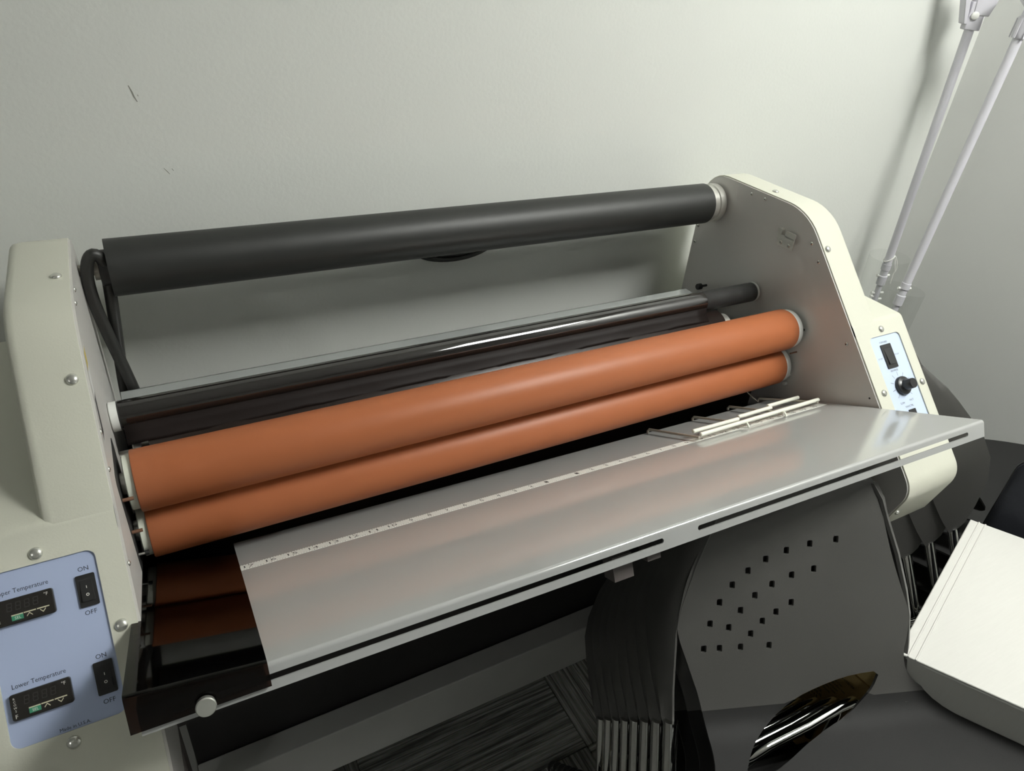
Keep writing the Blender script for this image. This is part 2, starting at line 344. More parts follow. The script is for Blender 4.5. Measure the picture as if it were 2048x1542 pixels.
for side, sg, x0 in (('left', -1, XL), ('right', 1, XR)):
    mb = MB()
    layered(mb, UPP, [(x0, 0.0), (x0+sg*2.05, 0), (x0+sg*2.3, .07), (x0+sg*2.42, .2), (x0+sg*2.46, .42)])
    covers[side+'_up'] = mb.build('upper_cover', 'cream_paint', lam); mb = MB()
    BP = [(y-.012*.707, z+.012*.707) for y, z in BOXP]
    layered(mb, BP, [(x0, 0.0), (x0+sg*4.9, 0), (x0+sg*5.12, .07), (x0+sg*5.24, .2), (x0+sg*5.28, .42)])
    cv = mb.build('control_cover', 'cream_paint', lam); covers[side] = cv
    # opening for the control panel
    a, b = (-26.05, -22.42) if side == 'left' else (22.72, 25.75)
    lo, hi = -3.45, (2.7 if side == 'left' else 2.95)
    cut(cv, [MB(FACE).prism(rrect(a, b, lo, hi, .32), -.09, .5, lambda u, v, h: (u, v, h))])
    pl = inset(PROF, .09); xi = x0-sg*.10
    pan = MB(); pan.loops([[(xi, y, z) for y, z in pl], [(x0+sg*.05, y, z) for y, z in pl]])
    covers[side+'_panel'] = pan.build('inner_side_panel', 'panel_grey', lam)
# screws on the covers
screw(shift(FACE, -21.97, 9.4), covers['left_up']); screw(shift(FACE, 21.95, 9.44), covers['right_up'])
for x, s_ in ((-24.26, -3.06), (-22.05, .38), (-24.23, 3.86)): screw(shift(FACE, x, -s_), covers['left'])
for x, s_ in ((24.16, -3.38), (22.25, .73), (26.2, .74)): screw(shift(FACE, x, -s_), covers['right'])
TOPF = frame((0, 0, 11.6), (1, 0, 0), (0, 1, 0), (0, 0, 1))
screw(shift(TOPF, -22.0, 9.3), covers['left_up']); screw(shift(TOPF, 22.35, 9.6), covers['right_up'])
CBF = frame((22.05, -7.48, -4.5), (1, 0, 0), (0, -.25, .97), (0, -.97, -.25)); screw(CBF, covers['right'], .18)
# rivets on the inner panels
RPF = frame((XR-.10, 0, 0), (0, -1, 0), (0, 0, 1), (-1, 0, 0)); LPF = frame((XL+.10, 0, 0), (0, 1, 0), (0, 0, 1), (1, 0, 0))
for y, z in ((10.91, 11.1), (9.59, 11.15), (15.5, 7.08), (15.45, 5.77), (4.75, 9.65), (3.8, 8.7), (-.2, 4.51)): screw(shift(RPF, -y, z), covers['right_panel'], .13, 'rivet')
for y, z in ((8.6, 11.2), (7.2, 11.2), (2.3, 7.8), (1.2, 6.7), (-1.5, 4.05), (-3.4, 1.7), (-3.8, 1.2), (-2.6, 1.4)): screw(shift(LPF, y, z), covers['left_panel'], .12, 'rivet')
MB(shift(RPF, 3.07, 1.97)).lathe((0, 0, -.01), (0, 0, 1), [(0, .07), (.015, .07)], 12).build('panel_hole', 'slot_dark', covers['right_panel'])
MB(LPF).prism(rrect(2.3, 5.9, -1.3, 5.2, .5), -.02, .012, lambda u, v, h: (u, v, h)).build('shaft_slot', 'slot_dark', covers['left_panel'])
# hook bracket on the right panel
mb = MB(shift(RPF, -6.8, 9.2))
mb.prism(rrect(-.72, .72, -.62, -.05, .12, 3), 0, .07, lambda u, v, h: (u, v, h))
mb.prism(rrect(-.72, -.35, -.08, .62, .1, 3), .0, .30, lambda u, v, h: (u, v, h)); mb.prism(rrect(-.35, .85, -.08, .25, .05, 3), .22, .30, lambda u, v, h: (u, v, h)); mb.prism(rrect(-.02, .85, .2, .62, .1, 3), .22, .30, lambda u, v, h: (u, v, h))
br = mb.build('hook_bracket', 'brushed_alu', lam)
for u in (-.38, .35): screw(shift(RPF, -6.8+u, 9.2-.36, .07), br, .14)
# black knob beside the rear plate
kb = MB(shift(RPF, -13.1, 2.9)); kb.lathe((0, 0, 0), (0, 0, 1), [(0, .1), (.6, .1), (.6, .25), (.95, .25), (1.0, .2)], 10); kb.build('clamp_knob', 'black_plastic', lam)
# warning sticker on the left inner panel
mb = MB(shift(LPF, 0, 0, .006))
q = [(5.3, 10.1), (4.55, 10.1), (3.05, 7.9), (3.8, 7.9)]
mb.add([(a, b, 0) for a, b in ((5.6, 10.3), (4.75, 10.3), (2.45, 7.0), (3.3, 7.0))], [(0, 1, 2, 3)], 0)
mb.add([(a, b, .003) for a, b in ((5.45, 10.1), (4.7, 10.1), (4.25, 9.5), (5.0, 9.5))], [(0, 1, 2, 3)], 1)
mb.add([(a, b, .003) for a, b in ((4.3, 8.5), (3.6, 8.5), (2.6, 7.1), (3.3, 7.1))], [(0, 1, 2, 3)], 2)
mb.build('warning_sticker', ['label_white', 'label_yellow', 'ink_grey'], covers['left_panel'])

def letter(parent, body, cx, cy, m='ink', **kw):
    mb = MB(FACE); text(mb, body, cx, cy, PZ, **kw); return mb.build('lettering', m, parent, recalc=False)
# --- control panels
def rocker(fr, parent, w, h, third=True, marks=True):
    mb = MB(fr); mb.prism(rrect(-w/2, w/2, -h/2, h/2, .05, 3), 0, .07, lambda u, v, d: (u, v, d))
    mb.prism(rrect(-w*.37, w*.37, -h*.37, h*.37, .03, 3), .055, .075, lambda u, v, d: (u, v, d), 1)
    a, b = w*.31, h*.33          # tilted rocker: upper half pressed in
    mb.hexa([(-a, -b, .05), (a, -b, .05), (a, b, .05), (-a, b, .05)], [(-a, -b, .16), (a, -b, .16), (a, b, .075), (-a, b, .075)])
    if marks:
        z1 = .122+.004
        mb.add([(-.012, h*.07, .112), (.012, h*.07, .112), (.012, h*.15, .104), (-.012, h*.15, .104)], [(0, 1, 2, 3)], 2)
        n = 16; vs = []; fs = []
        for k in range(n):
            t = 2*math.pi*k/n
            for r in (.032, .055): vs.append((r*math.cos(t), -h*.13+r*math.sin(t), .118+.0425/b*(-( -h*.13+r*math.sin(t)))*1.0-.004+.008))
        for k in range(n): j = (k+1) % n; fs.append((2*k, 2*k+1, 2*j+1, 2*j))
        mb.add(vs, fs, 2)
    return mb.build('rocker_switch', ['black_plastic', 'slot_dark', 'white_print'], parent)
# left: temperature panel
mb = MB(FACE); mb.prism(rrect(-26.05, -22.42, -3.45, 2.7, .32), -.14, -.075, lambda u, v, h: (u, v, h))
tp = lab(mb.build('control_panel', 'blue_panel', lam), 'blue temperature control panel')
PZ = -.072
letter(tp, 'ON', -22.91, 2.06, ht=.17); letter(tp, 'OFF', -22.93, .42, ht=.17); letter(tp, 'ON', -22.91, -1.24, ht=.17); letter(tp, 'OFF', -22.92, -2.88, ht=.17)
letter(tp, 'Upper Temperature', -24.92, 1.93, wid=1.70, ht=.17); letter(tp, 'Lower Temperature', -24.9, -1.37, wid=1.66, ht=.17); letter(tp, 'Made in U.S.A.', -24.1, -3.33, wid=.98, ht=.12)
for s_ in (-1.235, 2.03): rocker(shift(FACE, -22.9, -s_, -.075), tp, .64, 1.2)
for y0, nm in ((1.235, 0), (-2.04, 1)):
    fr = shift(FACE, -24.895, y0, -.075)
    mb = MB(fr); P = rrect(-.94, .94, -.455, .455, .09); mb.loops([[(a, b, 0) for a, b in P], [(a, b, .17) for a, b in P], [(a, b, .2) for a, b in inset(P, .03)]])
    dsp = mb.build('temperature_display', 'display_black', tp)
    pr = MB(fr); h = .203
    text(pr, '°F', .72, .30, h, ht=.12, mi=1)
    text(pr, 'F', -.80, -.31, h, ht=.14, mi=1)
    for k, ch in enumerate('RCOW2'): text(pr, ch, -.80, .30-k*.105, h, ht=.075, mi=1, rot=0)
    for a, b in ((-.42, -.06), (-.04, .34), (.37, .76)):
        pr.add([(a, -.17, h), (b, -.17, h), (b, -.13, h), (a, -.13, h)], [(0, 1, 2, 3)], 0)
    pr.add([(-.42, -.34, h), (-.06, -.34, h), (-.06, -.17, h), (-.42, -.17, h)], [(0, 1, 2, 3)], 2)
    text(pr, 'SEL', -.23, -.255, h+.002, ht=.1, mi=1)
    def chev(cx, up):
        d = .05 if up else -.05; t = .02
        pr.add([(cx-.09, -.25-d+t, h), (cx-.09, -.25-d-t, h), (cx, -.25+d-t, h), (cx, -.25+d+t, h), (cx+.09, -.25-d-t, h), (cx+.09, -.25-d+t, h)], [(0, 1, 2, 3), (3, 2, 4, 5)], 0)
    chev(.13, True); chev(.55, False)
    # dead seven-segment digits, barely visible
    for dgt in range(4):
        x0 = -.45+dgt*.27
        for (sx, sy, wx, wy) in ((0, .13, .16, .03), (0, -.0, .16, .03), (0, .26, .16, .03), (-.07, .065, .03, .1), (.07, .065, .03, .1), (-.07, .195, .03, .1), (.07, .195, .03, .1)):
            pr.add([(x0+sx+sy*.12-wx/2, sy-wy/2+.03, h), (x0+sx+sy*.12+wx/2, sy-wy/2+.03, h), (x0+sx+sy*.12+wx/2, sy+wy/2+.03, h), (x0+sx+sy*.12-wx/2, sy+wy/2+.03, h)], [(0, 1, 2, 3)], 3)
    pr.build('display_print', ['pale_print', 'white_print', 'green_print', 'digit_dark'], tp)
# right: speed panel
mb = MB(FACE); mb.prism(rrect(22.72, 25.75, -3.45, 2.95, .32), -.14, -.075, lambda u, v, h: (u, v, h))
sp = lab(mb.build('control_panel', 'pale_blue_panel', lam), 'pale blue speed control panel')
letter(sp, 'FORWARD', 24.02, 2.5, 'ink_grey', wid=.75, ht=.13); letter(sp, 'REVERSE', 24.1, .5, 'ink_grey', wid=.72, ht=.13)
letter(sp, 'STOP', 23.2, 1.45, 'ink_grey', wid=.40, ht=.1); letter(sp, 'STOP', 24.9, 1.5, 'ink_grey', wid=.40, ht=.1)
letter(sp, 'SLOW', 23.75, -1.72, 'ink_grey', wid=.42, ht=.13); letter(sp, 'FAST', 24.7, -1.66, 'ink_grey', wid=.4, ht=.13); letter(sp, 'FAN/CTRL', 24.3, -2.02, 'ink_grey', wid=.8, ht=.13)
ink = MB(FACE)
KX, KY = 24.25, -.62
for k in range(9):
    t = math.radians(225-k*33.75); c, s_ = math.cos(t), math.sin(t); q = .012
    ink.add([(KX+c*.72-s_*q, KY+s_*.72+c*q, PZ), (KX+c*.72+s_*q, KY+s_*.72-c*q, PZ), (KX+c*1.0+s_*q, KY+s_*1.0-c*q, PZ), (KX+c*1.0-s_*q, KY+s_*1.0+c*q, PZ)], [(0, 1, 2, 3)])
ink.build('dial_marks', 'ink_grey', sp, recalc=False)
rocker(shift(FACE, 24.06, 1.50, -.075), sp, 1.0, 1.66, marks=False)
rocker(shift(FACE, 24.35, -2.85, -.075), sp, .64, 1.2)
kn = MB(shift(FACE, KX, KY, -.075)); kn.lathe((0, 0, 0), (0, 0, 1), [(0, .62), (.16, .64), (.24, .60), (.29, .40), (.32, .36), (.85, .34), (.9, .32), (.905, .05)], 32)
kn.build('speed_knob', 'knob_black', sp)

# --- rollers
def roller(name, y, z, r, xa, xb, m, n=64, rnd=.06):
    mb = MB(); mb.lathe((xa, y, z), (1, 0, 0), [(0, r-rnd), (rnd*.4, r-rnd*.25), (rnd, r), (xb-xa-rnd, r), (xb-xa-rnd*.4, r-rnd*.25), (xb-xa, r-rnd)], n)
    return mb.build(name, m, lam)
upper = lab(roller('pressure_roller', 4.3, 3.45, 1.46, -20.82, 20.75, 'orange_rubber'), 'upper orange rubber roller')
lower = lab(roller('pressure_roller', 4.3, .53, 1.45, -20.80, 20.75, 'orange_rubber'), 'lower orange rubber roller')
for ro, z in ((upper, 3.45), (lower, .53)):
    MB().lathe((-21.17, 4.3, z), (1, 0, 0), [(0, 1.22), (.04, 1.27), (.37, 1.27)], 48).build('end_cap', 'white_nylon', ro)
    MB().lathe((20.74, 4.3, z), (1, 0, 0), [(0, 1.43), (.12, 1.43), (.26, 1.38), (.44, 1.38)], 48).build('end_cap', 'white_cap', ro)
    MB().cyl((-21.45, 4.3, z), (-21.15, 4.3, z), .5, 20).build('roller_shaft', 'steel', ro)
# pins that hold the roller caps
def pin(p0, p1, r, m, nm='roller_pin'): return MB().cyl(p0, p1, r, 12).build(nm, m, lam)
pin((-21.42, 2.75, 3.75), (-20.95, 2.75, 3.75), .085, 'brown_pin'); pin((-21.42, 2.8, 1.8), (-20.95, 2.8, 1.8), .085, 'brown_pin')
pin((-21.42, 2.85, .35), (-21.1, 2.85, .35), .06, 'steel'); pin((-21.12, 2.85, .35), (-20.95, 2.85, .35), .12, 'black_plastic')
pin((XR-.1, 3.2, 3.84), (XR-.75, 3.2, 3.84), .085, 'black_plastic'); pin((XR-.1, 3.2, 2.05), (XR-.75, 3.2, 2.05), .06, 'brown_pin'); pin((XR-.1, 3.3, .75), (XR-.8, 3.3, .75), .06, 'steel')
pin((XR-.1, 3.15, .15), (XR-.35, 3.15, .15), .13, 'white_cap', 'panel_bumper'); pin((XR-.1, 3.2, -.6), (XR-.35, 3.2, -.6), .13, 'white_cap', 'panel_bumper')
# idler bar wrapped in glossy film
idl = roller('idler_bar', 8.22, 4.58, .70, -21.05, 21.05, 'black_tube', 48, .03)
MB().lathe((-20.95, 8.22, 4.58), (1, 0, 0), [(0, .71), (0, .735), (37.1, .735), (37.1, .71)], 64).build('film_sleeve', 'film_gloss', idl)
MB().lathe((-21.38, 8.22, 4.58), (1, 0, 0), [(0, .70), (.04, .74), (.36, .74)], 32).build('end_cap', 'white_cap', idl)
MB().lathe((21.04, 8.22, 4.58), (1, 0, 0), [(0, .74), (.16, .74), (.2, .70)], 32).build('end_cap', 'white_cap', idl)
# heated roll below the idler
hr = roller('heat_roller', 7.7, 2.45, 1.38, -20.0, 17.6, 'heat_dark', 56)
MB().lathe((-20.75, 7.7, 2.45), (1, 0, 0), [(0, .9), (.05, .95), (.38, .95), (.4, .6), (.76, .6)], 28).build('bearing_collar', 'steel', hr)
MB().lathe((17.6, 7.7, 2.45), (1, 0, 0), [(0, .6), (.35, .6), (.35, .95), (.85, .95), (.9, .6)], 28).build('bearing_collar', 'steel', hr)
for a_, b_ in ((-21.4, -20.7), (18.4, 21.5)): MB().cyl((a_, 7.7, 2.45), (b_, 7.7, 2.45), .34, 18).build('heat_roller_shaft', 'steel', hr)
# thin film edge hanging off the idler towards the heat roller
mb = MB(); L = []
for k in range(40):
    x = -20.9+k*37.0/39; e = .05*math.sin(k*.9)+.03*math.sin(k*2.3)
    L.append([(x, 7.52, 4.45), (x, 7.35, 4.0), (x, 7.05, 3.72+e), (x, 6.95, 3.60+e)])
mb.loops(L, closed=False, cap0=False, cap1=False); mb.build('film_web', 'film_dull', lam, solid=.02, recalc=False)
# rear plate
MB().box(-20.95, 19.25, 9.3, 13.05, 2.9, 3.0).box(-20.95, 19.25, 12.97, 13.05, 2.2, 3.0).build('rear_plate', 'plate_grey', lam, bevel=.02)
# inner dark pans and lower heat shoe
MB().box(XL+.1, XR-.1, 5.9, 6.0, -6.0, .2).build('lower_shoe', 'heat_dark', lam)
MB().box(XL+.1, XR-.1, -2.0, 15.6, -6.15, -6.0).build('bottom_pan', 'dark_pan', lam)
MB().box(XL+.1, XR-.1, 14.6, 14.7, -6.0, 1.4).build('rear_pan', 'dark_pan', lam)
MB().box(XL+.1, XR-.1, -2.1, -2.0, -6.15, -1.6).build('front_pan', 'dark_pan', lam)
# film supply mandrel
mz = lambda x: 9.57-x*.0068
mb = MB(); ax = Vector((40.2, 0, -40.2*.0068)); p0 = Vector((-20.07, 14.2, mz(-20.07)))
mb.loops([mb.ring(p0, ax, 1.30, 64), mb.ring(p0, ax, 1.48, 64), mb.ring(p0+ax, ax, 1.48, 64), mb.ring(p0+ax, ax, 1.30, 64)], cap0=True, cap1=True)
mand = mb.build('supply_mandrel', 'black_core', lam)
MB().lathe((20.1, 14.2, mz(20.1)), (1, 0, 0), [(0, 1.2), (.0, 1.32), (.62, 1.32), (.66, 1.42), (1.18, 1.42), (1.22, 1.36)], 56).build('mandrel_collar', 'brushed_alu', mand)
MB().lathe((-20.5, 14.2, mz(-20.5)), (1, 0, 0), [(0, .85), (.05, .95), (.42, .95), (.43, 1.2), (.5, 1.2)], 40).build('mandrel_chuck', 'black_plastic', mand)
MB().cyl((-21.5, 14.2, mz(-21)), (-20.4, 14.2, mz(-20)), .3, 20).lathe((-20.75, 14.2, mz(-20.7)), (1, 0, 0), [(0, .55), (.28, .55)], 24).build('mandrel_shaft', 'wire_metal', mand)

# --- feed table (slopes down towards the rollers, seated a little askew)
TD = Vector((0.999611, -0.027718, 0.003321)).normalized(); TA = 0.476005
TV = Vector((0, -math.cos(TA), math.sin(TA))); TV = (TV-TD*TD.dot(TV)).normalized(); TN = TD.cross(TV)
if TN.z < 0: TN = -TN
TAB = frame((0, 0, 0), TD, -TV, TN)     # local (u right, back = -v, n out)
tab = MB(TAB); th = .075
out = [(4.42, 0), (4.42, -.3), (4.42-th, -.3), (4.42-th, -th)]
arc = lambda cx, cy, r, a0, a1, n=6: [(cx+r*math.cos(math.radians(a0+(a1-a0)*k/n)), cy+r*math.sin(math.radians(a0+(a1-a0)*k/n))) for k in range(n+1)]
prof = [(4.42, 0)]+arc(-10.40+.16, -.16, .16, 90, 180)+[(-10.40, -.95), (-10.0, -.95), (-10.0, -.95+th), (-10.40+th, -.95+th)]+[(-10.40+th, -th), (4.42, -th)]
tab.loops([[(u, b, n) for b, n in prof] for u in (-21.35, 21.38)])
tab.box(-21.35, -21.35+th, -10.3, 4.42, -.95, -.02).box(21.38-th, 21.38, -10.3, 4.42, -.95, -.02)
table = tab.build('feed_table', 'table_paint', lam)
def slotcut(u0, u1): return MB(TAB).prism(rrect(u0, u1, -.62, -.38, .119, 6), -10.2, -10.6, lambda u, n, b: (u, b, n))
cut(table, [slotcut(-20.4, -1.0), slotcut(.88, 19.95)])
MB(TAB).box(-1.6, -.9, -9.9, -9.3, -1.45, -.9).box(-3.2, -2.2, -9.6, -8.8, -2.0, -.9).build('table_tab', 'stand_leg', table)
MB(TAB).box(-20.6, 20.6, .5, 1.2, -1.9, -.1).build('table_rail', 'dark_pan', table)
# ruler strip and print
MB(TAB).box(-20.8, 20.9, -.27, .43, -.002, .014).build('ruler_strip', 'ruler_white', table)
mb = MB(TAB); zz = .0165
for k in range(-20*8, 20*8+1):
    u = k/8; l = .17 if k % 8 == 0 else (.12 if k % 4 == 0 else .075)
    for a, b in ((.43-l, .43), (-.27, -.27+l*.8)): mb.add([(u-.014, a, zz), (u+.014, a, zz), (u+.014, b, zz), (u-.014, b, zz)], [(0, 1, 2, 3)])
for n in range(-20, 21):
    if n: text(mb, str(abs(n)), n, .08, zz, ht=.33, wid=(.20 if abs(n) < 10 else .46))
mb.build('ruler_print', 'ink_grey', table)
# smoked acrylic guard over the left end of the table
GU = lambda u: .07+.40*max(0.0, (-17.4-u)/4.2)
mb = MB(TAB); L = []
for u in (-21.62, -20.5, -19.2, -18.2, -17.4):
    g = GU(u); t_ = .11
    gb = g+.06
    L.append([(u, 4.4, gb), (u, 4.4, gb+t_), (u, -10.44, g+t_)]+[(u, -10.44-.16*math.sin(math.radians(a)), g+t_-.16+.16*math.cos(math.radians(a))) for a in (30, 60, 90)]+
             [(u, -10.60, -.70), (u, -10.60+t_, -.70), (u, -10.60+t_, g)])
mb.loops(L); gd = mb.build('smoked_guard', 'smoked', lam, sharp=30)
MB(TAB).lathe((-19.42, -10.58, -.50), (0, -1, 0), [(0, .16), (.1, .16), (.1, .30), (.30, .32), (.34, .29), (.345, .05)], 28).build('thumb_screw', 'screw_steel', gd)

# ------------------------------------------------------------------ wire paper guide lying on the table
wg = thing('wire_guide', tuple(TAB((15, 0, .02))), 'white sleeved wire rack lying on the right part of the feed table', 'wire rack')
hh = .3
for ub, uf, vf, vb in ((9.1, 9.55, -.5, 4.0), (13.05, 13.5, -.2, 4.15), (16.5, 16.8, -.35, 4.4), (19.4, 20.25, -.1, 4.4)):
    MB(TAB).tube([(ub-.05, vb+.12, .05), (ub-.05, vb+.12, hh-.12), (ub, vb, hh), (uf, vf, hh-.02)], .085, 10).build('wire', 'wire_metal', wg)
for a, b in (((9.75, -.36, hh+.1), (20.55, .10, hh+.1)), ((9.85, .45, hh+.17), (13.65, .45, hh+.17)), ((14.0, .88, hh+.17), (17.1, 1.0, hh+.17)), ((17.25, 1.5, hh+.17), (20.3, 1.6, hh+.17))):
    a, b = Vector(a), Vector(b); d = (b-a).normalized()
    MB(TAB).lathe(a, b-a, [(0, .09), (.04, .13), ((b-a).length-.04, .13), ((b-a).length, .09)], 14).build('white_sleeve', 'wire_white', wg)
for u, v in ((13.55, -.35), (16.9, -.28)): MB(TAB).tube([(u, v, hh+.05), (u+.05, v-.08, .14), (u+.05, v-.10, .02)], .07, 8).build('support_peg', 'wire_white', wg)
MB(TAB).tube([(19.3, 4.5, .1), (19.25, 4.9, .35), (19.05, 5.3, .9), (18.9, 5.5, 1.1)], .05, 8).build('hook_end', 'wire_metal', wg)

# ------------------------------------------------------------------ stand under the laminator
st = thing('steel_stand', (0, 6, -38), 'dark grey steel floor stand carrying the laminator', 'stand')
for x in (-22.6, 22.0):
    for y in (.4, 13.0):
        lg = MB().box(x-.9, x+.9, y-.9, y+.9, -37.2, -6.3).build('leg', 'stand_leg' if x < 0 else 'stand_brown', st, bevel=.12)
        MB().lathe((x, y, -38), (0, 0, 1), [(0, 1.1), (.5, 1.1), (.8, .5)], 20).build('rubber_foot', 'black_plastic', lg)
MB().box(-21.7, 21.1, 3.0, 4.7, -24.3, -20.0).build('cross_beam', 'stand_steel', st, bevel=.1, segs=3)
MB().box(-21.7, 21.1, 12.2, 13.8, -24.3, -20.0).build('cross_beam', 'stand_steel', st, bevel=.1, segs=3)
for x in (-22.6, 22.0): MB().box(x-.85, x+.85, 1.3, 12.1, -24.2, -21).build('side_rail', 'stand_steel', st, bevel=.1)
MB().box(-21.7, 21.1, 4.75, 4.95, -21.5, -6.8).build('modesty_panel', 'dark_pan', st)
MB().box(-23.4, 22.8, -.5, 13.9, -6.75, -6.3).build('top_frame', 'dark_pan', st, bevel=.05)
MB().box(-21.6, -20.6, 2.6, 3.1, -20.5, -18.8).build('corner_bracket', 'stand_steel', st, bevel=.06)

# ------------------------------------------------------------------ stacking chairs
TH0 = math.atan2(.8944, .4472); ZS = -9.8; RR = 2.0
cor = Vector((.15+.5*(ZS+5), ZS)); dn = Vector((-.4472, -.8944)); TT = RR*math.tan(TH0/2); ptop = Vector((3.95, 2.6)); pa = cor-dn*TT; L0 = (pa-ptop).length; cen = pa+Vector((-.8944, .4472))*RR; L1 = L0+RR*TH0
def surf(w, t):
    """chair shell: reclined flat back that curves into the seat; local inches, seat top near z = -9.8"""
    if t <= L0: p = ptop+dn*t
    elif t <= L1:
        k = (t-L0)/RR; v = pa-cen; p = cen+Vector((math.cos(k)*v.x+math.sin(k)*v.y, -math.sin(k)*v.x+math.cos(k)*v.y))
    else:
        s_ = t-L1; p = cor+Vector((-1, 0))*TT+Vector((-s_, 0)); p.y -= max(0, s_-14)**2*.06
    return Vector((w, p.x, p.y))
HOLES = [(2.12, 3.77), (.58, 3.94), (-.78, 4.24), (-1.96, 4.66), (-2.96, 5.25), (-3.83, 5.99), (-4.52, 6.92), (-5.02, 8.09), (-5.33, 9.48), (.89, 5.37), (-.4, 5.64), (-1.53, 6.09), (-2.5, 6.66), (-3.3, 7.45), (-3.94, 8.37), (-4.43, 9.51), (-.35, 7.2), (-1.22, 7.68), (-2.0, 8.15), (-2.65, 8.82), (-3.21, 9.53), (-1.54, 9.56)]
LEFT = [(-3.2, 0), (-4.1, .35), (-4.7, 1.4), (-5.35, 3.3), (-6.35, 5.2), (-6.85, 7.6), (-6.86, 8.55), (-6.16, 10.4), (-5.3, 12.8), (-5.15, 14.8), (-5.6, 16.6), (-7.0, 18.6), (-7.8, 21), (-7.9, 26), (-7.4, 29), (-6.0, 30.4)]
RIGHT = [(3.2, 0), (4.1, .35), (4.65, 1.6), (5.1, 3.3), (5.7, 5.2), (6.65, 7.6), (6.99, 8.4), (6.87, 9.8), (6.7, 10.6), (7.0, 12.0), (8.6, 13.2), (11.0, 14.6), (12.8, 17), (12.4, 26), (9.8, 31), (7.5, 32.6)]
CUT_TOP = [(5.32, 11.58), (4.95, 12.6), (4.58, 12.99), (3.35, 13.89), (.85, 14.89), (-1.99, 16.41), (-3.4, 16.9), (-4.0, 16.6), (-3.28, 15.5), (-2.45, 14.62), (-1.43, 13.82), (-.09, 12.95), (.81, 12.49), (2.4, 11.95), (3.68, 11.68)]
CUT_LOW = [(6.5, 11.3), (7.6, 12.6), (9.0, 14.4), (9.0, 15.6), (4, 16.4), (-1.99, 17.2), (-3.6, 17.2), (-4.0, 16.4), (-3.28, 15.2), (-2.45, 14.3), (-1.43, 13.5), (-.09, 12.6), (.81, 12.1), (2.4, 11.6), (3.68, 11.3)]
def inside(p, poly):
    x, y = p; c = False; j = len(poly)-1
    for i in range(len(poly)):
        (xi, yi), (xj, yj) = poly[i], poly[j]
        if (yi > y) != (yj > y) and x < (xj-xi)*(y-yi)/(yj-yi)+xi: c = not c
        j = i
    return c
def smooth_loop(P, n=1):
    for _ in range(n):
        Q = []
        for i in range(len(P)):
            a = P[i]; b = P[(i+1) % len(P)]; Q += [(a[0]*.75+b[0]*.25, a[1]*.75+b[1]*.25), (a[0]*.25+b[0]*.75, a[1]*.25+b[1]*.75)]
        P = Q
    return P
RIGHT_LOW = [(-w, t) for w, t in LEFT]
def shell(cutp, tmin, tmax):
    """triangulated sheet of the shell between arc lengths tmin and tmax"""
    outline = smooth_loop(LEFT+(RIGHT if cutp is CUT_TOP else RIGHT_LOW)[::-1], 2)
    outline = [(w, min(max(t, tmin), tmax)) for w, t in outline]
    ded = []
    for p in outline:
        if not ded or (abs(p[0]-ded[-1][0])+abs(p[1]-ded[-1][1])) > 1e-4: ded.append(p)
    outline = ded
    loops = [outline]; cl = smooth_loop(cutp, 1)
    loops.append(cl)
    holes = [[(a+w, b+t) for a, b in rrect(-.155, .155, -.2, .2, .06, 2)] for w, t in HOLES]
    loops += holes
    vs = []; es = []
    for lp in loops:
        k = len(vs); vs += [Vector(p) for p in lp]; es += [(k+i, k+(i+1) % len(lp)) for i in range(len(lp))]
    for i in range(-24, 25):
        for j in range(0, 66):
            p = (i*.5+.013, j*.5+.017)
            if tmin < p[1] < tmax and inside(p, outline) and not inside(p, cl) and not any(abs(p[0]-w) < .26 and abs(p[1]-t) < .31 for w, t in HOLES): vs.append(Vector(p))
    ov, oe, of, *_ = delaunay_2d_cdt(vs, es, [], 0, 1e-5)
    F = []
    for f in of:
        c = (sum(ov[i].x for i in f)/3, sum(ov[i].y for i in f)/3)
        if inside(c, outline) and not inside(c, cl) and not any(inside(c, h) for h in holes): F.append(tuple(f))
    return [(v.x, v.y) for v in ov], F
def thick(v, f, th):
    """give a sheet real thickness with its own rim"""
    N_ = [Vector((0, 0, 0)) for _ in v]
    for t in f:
        n = (v[t[1]]-v[t[0]]).cross(v[t[2]]-v[t[0]])
        for i in t: N_[i] += n
    N_ = [n.normalized() if n.length else n for n in N_]; k = len(v)
    V_ = [p+n*th/2 for p, n in zip(v, N_)]+[p-n*th/2 for p, n in zip(v, N_)]
    F_ = [tuple(t) for t in f]+[tuple(i+k for i in t[::-1]) for t in f]; ed = {}
    for t in f:
        for a, b in zip(t, t[1:]+t[:1]): ed[(a, b)] = 1
    for a, b in ed:
        if (b, a) not in ed: F_.append((b, a, a+k, b+k))
    return V_, F_
def clean(v, f):
    used = sorted(set(i for t in f for i in t)); m = {a: b for b, a in enumerate(used)}
    return [v[i] for i in used], [tuple(m[i] for i in t) for t in f]
SPLIT = 13.0  # arc length below which the shell takes the painted-in shadow tone
WING_A = ([(4.15, 3.55, 2.0), (4.7, 3.1, 1.2), (5.1, 2.65, .2), (5.95, 1.75, -1.7), (6.65, .8, -3.7), (6.95, .15, -5.0), (7.0, -.55, -6.4), (7.02, -1.25, -7.9), (6.98, -2.0, -9.4), (6.95, -2.25, -9.8)], [.5, 1.1, 1.9, 2.7, 3.0, 2.9, 2.4, 1.7, .95, .6])
